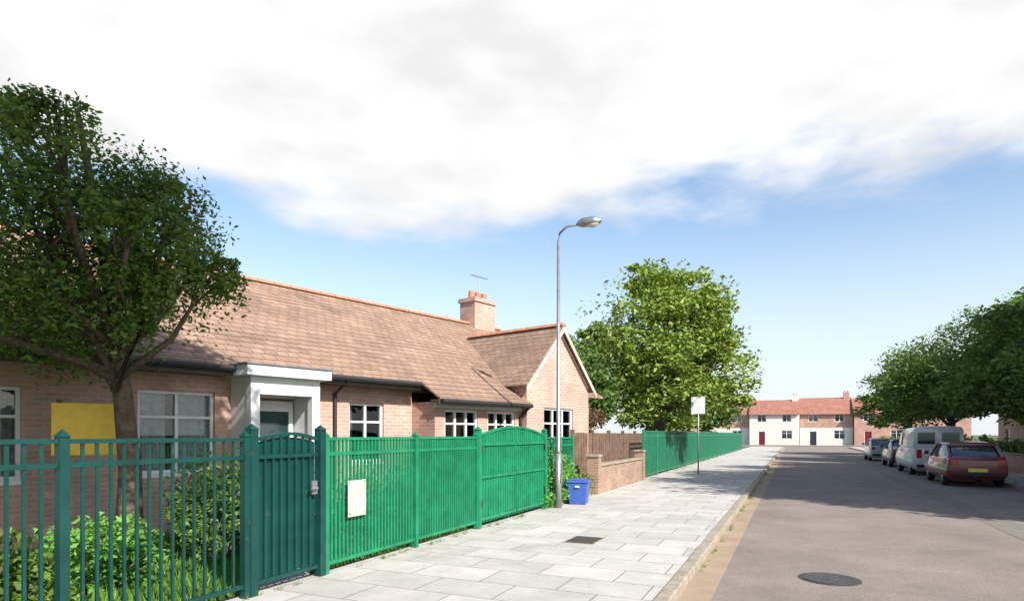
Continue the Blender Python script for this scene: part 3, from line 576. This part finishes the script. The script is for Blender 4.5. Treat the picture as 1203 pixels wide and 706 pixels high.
# ------------------------------------------------------------------ vehicles
def wheel(parent,x,y,r=.31,w=.2):
    s=1 if y>0 else -1
    t=MB(); n=20; prof=[(r*.62,-w/2),(r*.93,-w/2),(r,-w/2+.03),(r,w/2-.03),(r*.93,w/2),(r*.62,w/2)]
    vs=[];fs=[]
    for k in range(n):
        a=2*math.pi*k/n
        for (q,o) in prof: vs.append((x+q*math.cos(a),y+o,r+q*math.sin(a)))
    m=len(prof)
    for k in range(n):
        for j in range(m): fs.append((k*m+j,((k+1)%n)*m+j,((k+1)%n)*m+(j+1)%m,k*m+(j+1)%m))
    t.add(vs,fs); wl=t.build('wheel',K['rubber'],parent,smooth=True)
    h=MB(); yo=y+s*(w/2-.02)
    for k in range(5):
        a=2*math.pi*k/5; h.tube([(x,yo,r),(x+r*.62*math.cos(a),yo,r+r*.62*math.sin(a))],[.05,.03],6)
    h.tube([(x,y-.05,r),(x,yo+.0*s,r)],[r*.3,r*.22],12); h.tube([(x,y-s*.02,r),(x,yo-s*.03,r)],[r*.63,r*.63],20)
    h.build('rim',K['steel'],wl)
def loft(sections, name, m, parent, sub=2):
    # sections: list of (x, [(y,z)...]) half profiles, mirrored
    mb=MB(); rings=[]
    for x,pr in sections:
        full=[(y,z) for y,z in pr]+[(-y,z) for y,z in reversed(pr)]
        rings.append([(x,y,z) for y,z in full])
    n=len(rings[0]); vs=[p for r_ in rings for p in r_]; fs=[]
    for i in range(len(rings)-1):
        for k in range(n): fs.append((i*n+k,i*n+(k+1)%n,(i+1)*n+(k+1)%n,(i+1)*n+k))
    fs += [tuple(range(n)),tuple((len(rings)-1)*n+k for k in range(n))]
    mb.add(vs,fs); o=mb.build(name,m,parent,smooth=True)
    mm=o.modifiers.new('b','BEVEL'); mm.width=.05; mm.segments=3; mm.limit_method='ANGLE'; mm.angle_limit=R(28)
    return o
def car(x,y,rz,paint,label,L_=4.0,H_=1.45,van=False):
    c=empty('parked_van' if van else 'parked_car',(x,y,0.0),rz,label,'van' if van else 'car'); W=.86 if not van else .93; h=L_/2
    def sec(xx,zb,zt,w): return (xx,[(w*.86,zb),(w,zb+.16),(w*1.0,(zb+zt)/2),(w*.93,zt-.03),(w*.80,zt)])
    if van:
        loft([sec(-h,.38,.9,W*.93),sec(-h+.12,.24,1.05,W),sec(-h+.9,.22,1.2,W),sec(h-.1,.24,1.2,W),sec(h,.34,1.16,W*.97)],'body',paint,c)
        top=loft([(-h+.55,[(W*.86,1.16),(W*.84,1.2),(W*.8,1.24),(W*.5,1.25),(W*.2,1.25)]),(-h+1.35,[(W*.96,1.16),(W*.93,1.4),(W*.88,1.88),(W*.8,1.98),(W*.4,2.02)]),(h-.08,[(W*.98,1.16),(W*.96,1.5),(W*.93,1.9),(W*.86,2.02),(W*.4,2.06)]),(h,[(W*.95,1.16),(W*.93,1.5),(W*.9,1.88),(W*.82,1.98),(W*.4,2.0)])],'upper_body',paint,c)
        ws=MB().add([(-h+.62,-W*.72,1.27),(-h+.62,W*.72,1.27),(-h+1.26,W*.74,1.90),(-h+1.26,-W*.74,1.90)],[(0,1,2,3)]).build('windscreen',K['glass'],c); m=ws.modifiers.new('s','SOLIDIFY'); m.thickness=.1
        for s in (-1,1): MB().add([(-h+.95,s*W*.97,1.24),(-h+1.75,s*W*.99,1.24),(-h+1.75,s*W*.93,1.78),(-h+1.32,s*W*.92,1.78)],[(0,1,2,3)]).build('side_window',K['glass'],c).modifiers.new('s','SOLIDIFY').thickness=.03
        for s in (-1,1): MB().box(h-.005,h+.012,s*.42-.3,s*.42+.3,1.32,1.8).build('rear_window',K['glass'],c)
    else:
        loft([sec(-h,.36,.72,W*.86),sec(-h+.18,.22,.84,W*.97),sec(-h+1.15,.20,.97,W),sec(h-.7,.20,1.0,W),sec(h-.08,.24,.98,W*.95),sec(h,.36,.9,W*.88)],'body',paint,c)
        def ts(xx,zb,zt,w0,w1): return (xx,[(w0,zb),(w0*.6+w1*.4,zb+(zt-zb)*.5),(w1*1.02,zt-.07),(w1*.9,zt-.01),(w1*.5,zt)])
        loft([ts(-h+.95,.93,.99,W*.84,W*.78),ts(-h+1.72,.93,H_-.03,W*.93,W*.74),ts(0.1,.93,H_,W*.93,W*.76),ts(h-.95,.93,H_-.05,W*.92,W*.74),ts(h-.12,.93,.99,W*.84,W*.72)],'cabin',K['glass'],c)
        loft([(-h+1.62,[(W*.76,H_-.07),(W*.75,H_-.055),(W*.72,H_-.045),(W*.6,H_-.035),(W*.4,H_-.03)]),(0.1,[(W*.79,H_-.08),(W*.78,H_-.02),(W*.72,H_+.01),(W*.6,H_+.02),(W*.4,H_+.022)]),(h-.85,[(W*.77,H_-.13),(W*.75,H_-.06),(W*.70,H_-.04),(W*.6,H_-.03),(W*.4,H_-.028)])],'roof_panel',paint,c)
        for s in (-1,1):
            for q in (.15,): MB().tube([(q,s*W*.955,.95),(q,s*W*.80,H_-.05)],.045,6).build('pillar',paint,c)
            MB().tube([(-h+.92,s*W*.86,.96),(-h+1.68,s*W*.77,H_-.07)],.035,6).build('pillar',paint,c)
            MB().tube([(h-.2,s*W*.84,.96),(h-.86,s*W*.78,H_-.1)],.06,6).build('pillar',paint,c)
    for s in (-1,1):
        MB().box(-h+.62 if van else -h+1.1,-h+.78 if van else -h+1.26,s*(W+.08)-.08,s*(W+.08)+.08,1.0,1.14).build('mirror',paint,c,bevel=.03)
        MB().box(-h-.01,-h+.14,s*W*.62-.16,s*W*.62+.16,.62,.76).build('headlight',K['light'],c,bevel=.03)
        MB().box(h-.1,h+.012,s*W*.72-.1,s*W*.72+.1,.72,.92 if not van else 1.1).build('tail_light',K['redlens'],c,bevel=.02)
    MB().box(-h-.03,-h+.02,-.26,.26,.42,.53).build('number_plate',K['white'],c); MB().box(-h-.02,-h+.06,-.5,.5,.56,.66).build('grille',K['black'],c); MB().box(h-.005,h+.025,-.26,.26,.5,.61).build('number_plate',K['plate'],c)
    MB().box(h-.06,h+.045,-W*.82,W*.82,.34,.47).build('bumper',K['black'],c,bevel=.03); MB().box(-h-.045,-h+.06,-W*.8,W*.8,.30,.42).build('bumper',K['black'],c,bevel=.03)
    for xx in (-h+.78,h-.78):
        for s in (-1,1): wheel(c,xx,s*(W-.13))
    return c
car(5.45,32.5,R(-90),K['white_car'],'white panel van parked at the right kerb behind the red car',4.6,van=True)
car(5.45,26.3,R(-90),K['red_car'],'dark red hatchback parked at the right kerb in the tree shade')
car(5.45,39.0,R(-90),K['dark_car'],'dark blue hatchback parked beyond the white van')
car(5.35,47.5,R(-90),K['silver_car'],'silver hatchback parked farthest along the right kerb')
rs=empty('road_sign',(-3.5,25.9,PZ),0,'blank white rectangular sign on a slim grey post in front of the large tree','sign')
MB().tube([(0,0,-.1),(0,0,3.2)],.03,10).build('post',K['steel'],rs,smooth=True); MB().box(-.27,.27,-.045,-.031,2.45,3.15).build('plate',K['white'],rs)
# repaired road patches, thin sheets laid over the asphalt
for (x0,x1,y0,y1) in ((3.4,3.9,6.0,30),):
    sheet('road_patch',x0,x1,y0,y1,.004,K['patch'])
def tufts():
    r=np.random.default_rng(8); P=[]
    for k in range(150):
        u=r.uniform()
        if u<.55: c=(FX+.03+abs(r.normal())*.03,r.uniform(1,22),PZ)
        elif u<.8: c=(KX+.02+abs(r.normal())*.02,r.uniform(4,30),.004)
        else: c=(FX+.12+abs(r.normal())*.03,r.uniform(22,45),PZ)
        P.append((c,r.uniform(.4,1.2)))
    m=MB()
    for (c,q) in P:
        for b_ in range(int(16*q)):
            a=r.uniform(0,6.28); l=r.uniform(.03,.11)*q; o=r.normal(size=2)*.035*q; w_=.004
            x,y=c[0]+abs(o[0]),c[1]+o[1]; m.add([(x-w_*math.sin(a),y+w_*math.cos(a),c[2]-.004),(x+w_*math.sin(a),y-w_*math.cos(a),c[2]-.004),(x+math.cos(a)*l*.6,y+math.sin(a)*l*.6,c[2]+l)],[(0,1,2)])
    me=bpy.data.meshes.new('weeds'); me.from_pydata(m.v,[],m.f); me.materials.append(K['grass']); o=bpy.data.objects.new('weeds',me); C.objects.link(o)
    tag(o,'small green weeds sprouting along the fence foot and the kerb','weeds',kind='stuff')
tufts()
# ironwork in the road and pavement
for i,(x,y,lab) in enumerate(((-2.9,9.0,'small rectangular iron cover set in the pavement slabs'),(.4,8.2,'round iron manhole cover in the road near the kerb'))):
    o=empty('manhole_cover',(x,y,PZ if i==0 else 0),0,lab,'manhole cover')
    if i==0:
        MB().box(-.24,.24,-.32,.32,-.02,.005).build('frame',K['kerb'],o); MB().box(-.21,.21,-.29,.29,-.019,.010).build('lid',K['iron'],o,bevel=.004)
    else:
        MB().tube([(0,0,-.02),(0,0,.006)],.34,28).build('frame',K['iron'],o); MB().tube([(0,0,-.02),(0,0,.012)],.30,28).build('lid',K['tread'],o)
# ------------------------------------------------------------------ light
SUNH=Vector((.88,-.47)).normalized(); EL=R(37)
to_sun=Vector((SUNH.x*math.cos(EL),SUNH.y*math.cos(EL),math.sin(EL)))
sd=bpy.data.lights.new('sun','SUN'); sd.energy=4.9; sd.angle=R(.55); sd.color=(1,.95,.88)
so=bpy.data.objects.new('sun',sd); C.objects.link(so); so.rotation_euler=(-to_sun).to_track_quat('-Z','Y').to_euler()
w=bpy.data.worlds.new('World'); bpy.context.scene.world=w; w.use_nodes=True; nt=w.node_tree
bg=nt.nodes['Background']; sky=nt.nodes.new('ShaderNodeTexSky'); sky.sky_type='NISHITA'; sky.sun_disc=False; sky.sun_elevation=EL
sky.sun_rotation=math.atan2(SUNH.x,SUNH.y); sky.air_density=1.15; sky.dust_density=1.3; sky.ozone_density=2.0
tc=nt.nodes.new('ShaderNodeTexCoord'); sp=nt.nodes.new('ShaderNodeSeparateXYZ'); L(nt,tc.outputs['Generated'],sp.inputs[0])
mp=nt.nodes.new('ShaderNodeMapping'); mp.inputs['Scale'].default_value=(1,1,2.6); L(nt,tc.outputs['Generated'],mp.inputs[0])
n=nt.nodes.new('ShaderNodeTexNoise'); n.inputs['Scale'].default_value=2.6; n.inputs['Detail'].default_value=9; n.inputs['Roughness'].default_value=.55; L(nt,mp.outputs[0],n.inputs['Vector'])
# cloud bank overhead: cover grows with elevation
a1=nt.nodes.new('ShaderNodeMapRange'); a1.inputs['From Min'].default_value=.22; a1.inputs['From Max'].default_value=.48; a1.inputs['To Min'].default_value=-.35; a1.inputs['To Max'].default_value=.40; a1.clamp=True
L(nt,sp.outputs[2],a1.inputs['Value'])
ad=nt.nodes.new('ShaderNodeMath'); L(nt,n.outputs['Fac'],ad.inputs[0]); L(nt,a1.outputs[0],ad.inputs[1])
vd=nt.nodes.new('ShaderNodeVectorMath'); vd.operation='DOT_PRODUCT'; L(nt,tc.outputs['Generated'],vd.inputs[0]); vd.inputs[1].default_value=(-.416,.909,0)
a3=nt.nodes.new('ShaderNodeMapRange'); a3.interpolation_type='SMOOTHSTEP'; a3.inputs['From Min'].default_value=.1; a3.inputs['From Max'].default_value=.45; a3.inputs['To Min'].default_value=-.8; a3.inputs['To Max'].default_value=0; L(nt,vd.outputs['Value'],a3.inputs['Value'])
a4=nt.nodes.new('ShaderNodeMath'); L(nt,ad.outputs[0],a4.inputs[0]); L(nt,a3.outputs[0],a4.inputs[1]); ad=a4
a2=nt.nodes.new('ShaderNodeMapRange'); a2.interpolation_type='SMOOTHSTEP'; a2.inputs['From Min'].default_value=.60; a2.inputs['From Max'].default_value=.74; a2.inputs['To Max'].default_value=-.7; L(nt,sp.outputs[2],a2.inputs['Value'])
ad0=ad; ad=nt.nodes.new('ShaderNodeMath'); L(nt,ad0.outputs[0],ad.inputs[0]); L(nt,a2.outputs[0],ad.inputs[1])
cv=nt.nodes.new('ShaderNodeMapRange'); cv.interpolation_type='SMOOTHSTEP'; cv.inputs['From Min'].default_value=.40; cv.inputs['From Max'].default_value=.66; L(nt,ad.outputs[0],cv.inputs['Value'])
mx=nt.nodes.new('ShaderNodeMix'); mx.data_type='RGBA'; L(nt,cv.outputs[0],mx.inputs[0]); L(nt,sky.outputs[0],mx.inputs[6])
cr=nt.nodes.new('ShaderNodeMapRange'); cr.inputs['From Min'].default_value=.35; cr.inputs['From Max'].default_value=.65; cr.inputs['To Min'].default_value=4.1; cr.inputs['To Max'].default_value=5.3; n9=nt.nodes.new('ShaderNodeTexNoise'); n9.inputs['Scale'].default_value=4.5; n9.inputs['Detail'].default_value=8; L(nt,mp.outputs[0],n9.inputs['Vector']); L(nt,n9.outputs['Fac'],cr.inputs['Value'])
cc=nt.nodes.new('ShaderNodeCombineColor'); [L(nt,cr.outputs[0],cc.inputs[k]) for k in range(3)]
hz=nt.nodes.new('ShaderNodeMapRange'); hz.interpolation_type='SMOOTHSTEP'; hz.inputs['From Min'].default_value=-.02; hz.inputs['From Max'].default_value=.38; hz.inputs['To Min'].default_value=.85; hz.inputs['To Max'].default_value=.0; L(nt,sp.outputs[2],hz.inputs['Value'])
hm=nt.nodes.new('ShaderNodeMix'); hm.data_type='RGBA'; L(nt,hz.outputs[0],hm.inputs[0]); L(nt,sky.outputs[0],hm.inputs[6]); hm.inputs[7].default_value=(4.3,4.75,5.0,1); L(nt,hm.outputs[2],mx.inputs[6])
L(nt,cc.outputs[0],mx.inputs[7]); L(nt,mx.outputs[2],bg.inputs['Color']); bg.inputs['Strength'].default_value=.115
# ------------------------------------------------------------------ camera
cd=bpy.data.cameras.new('camera'); co=bpy.data.objects.new('camera',cd); C.objects.link(co)
co.location=(0,0,1.72); co.rotation_euler=(R(90),0,R(24.6)); cd.sensor_width=36; cd.lens=36*720/1203; cd.shift_y=157/1203; cd.clip_start=.05; cd.clip_end=4000
sc=bpy.context.scene; sc.camera=co
sc.view_settings.view_transform='Standard'; sc.view_settings.look='None'; sc.view_settings.exposure=.9; sc.view_settings.gamma=1
sc.render.resolution_x=1024; sc.render.resolution_y=600
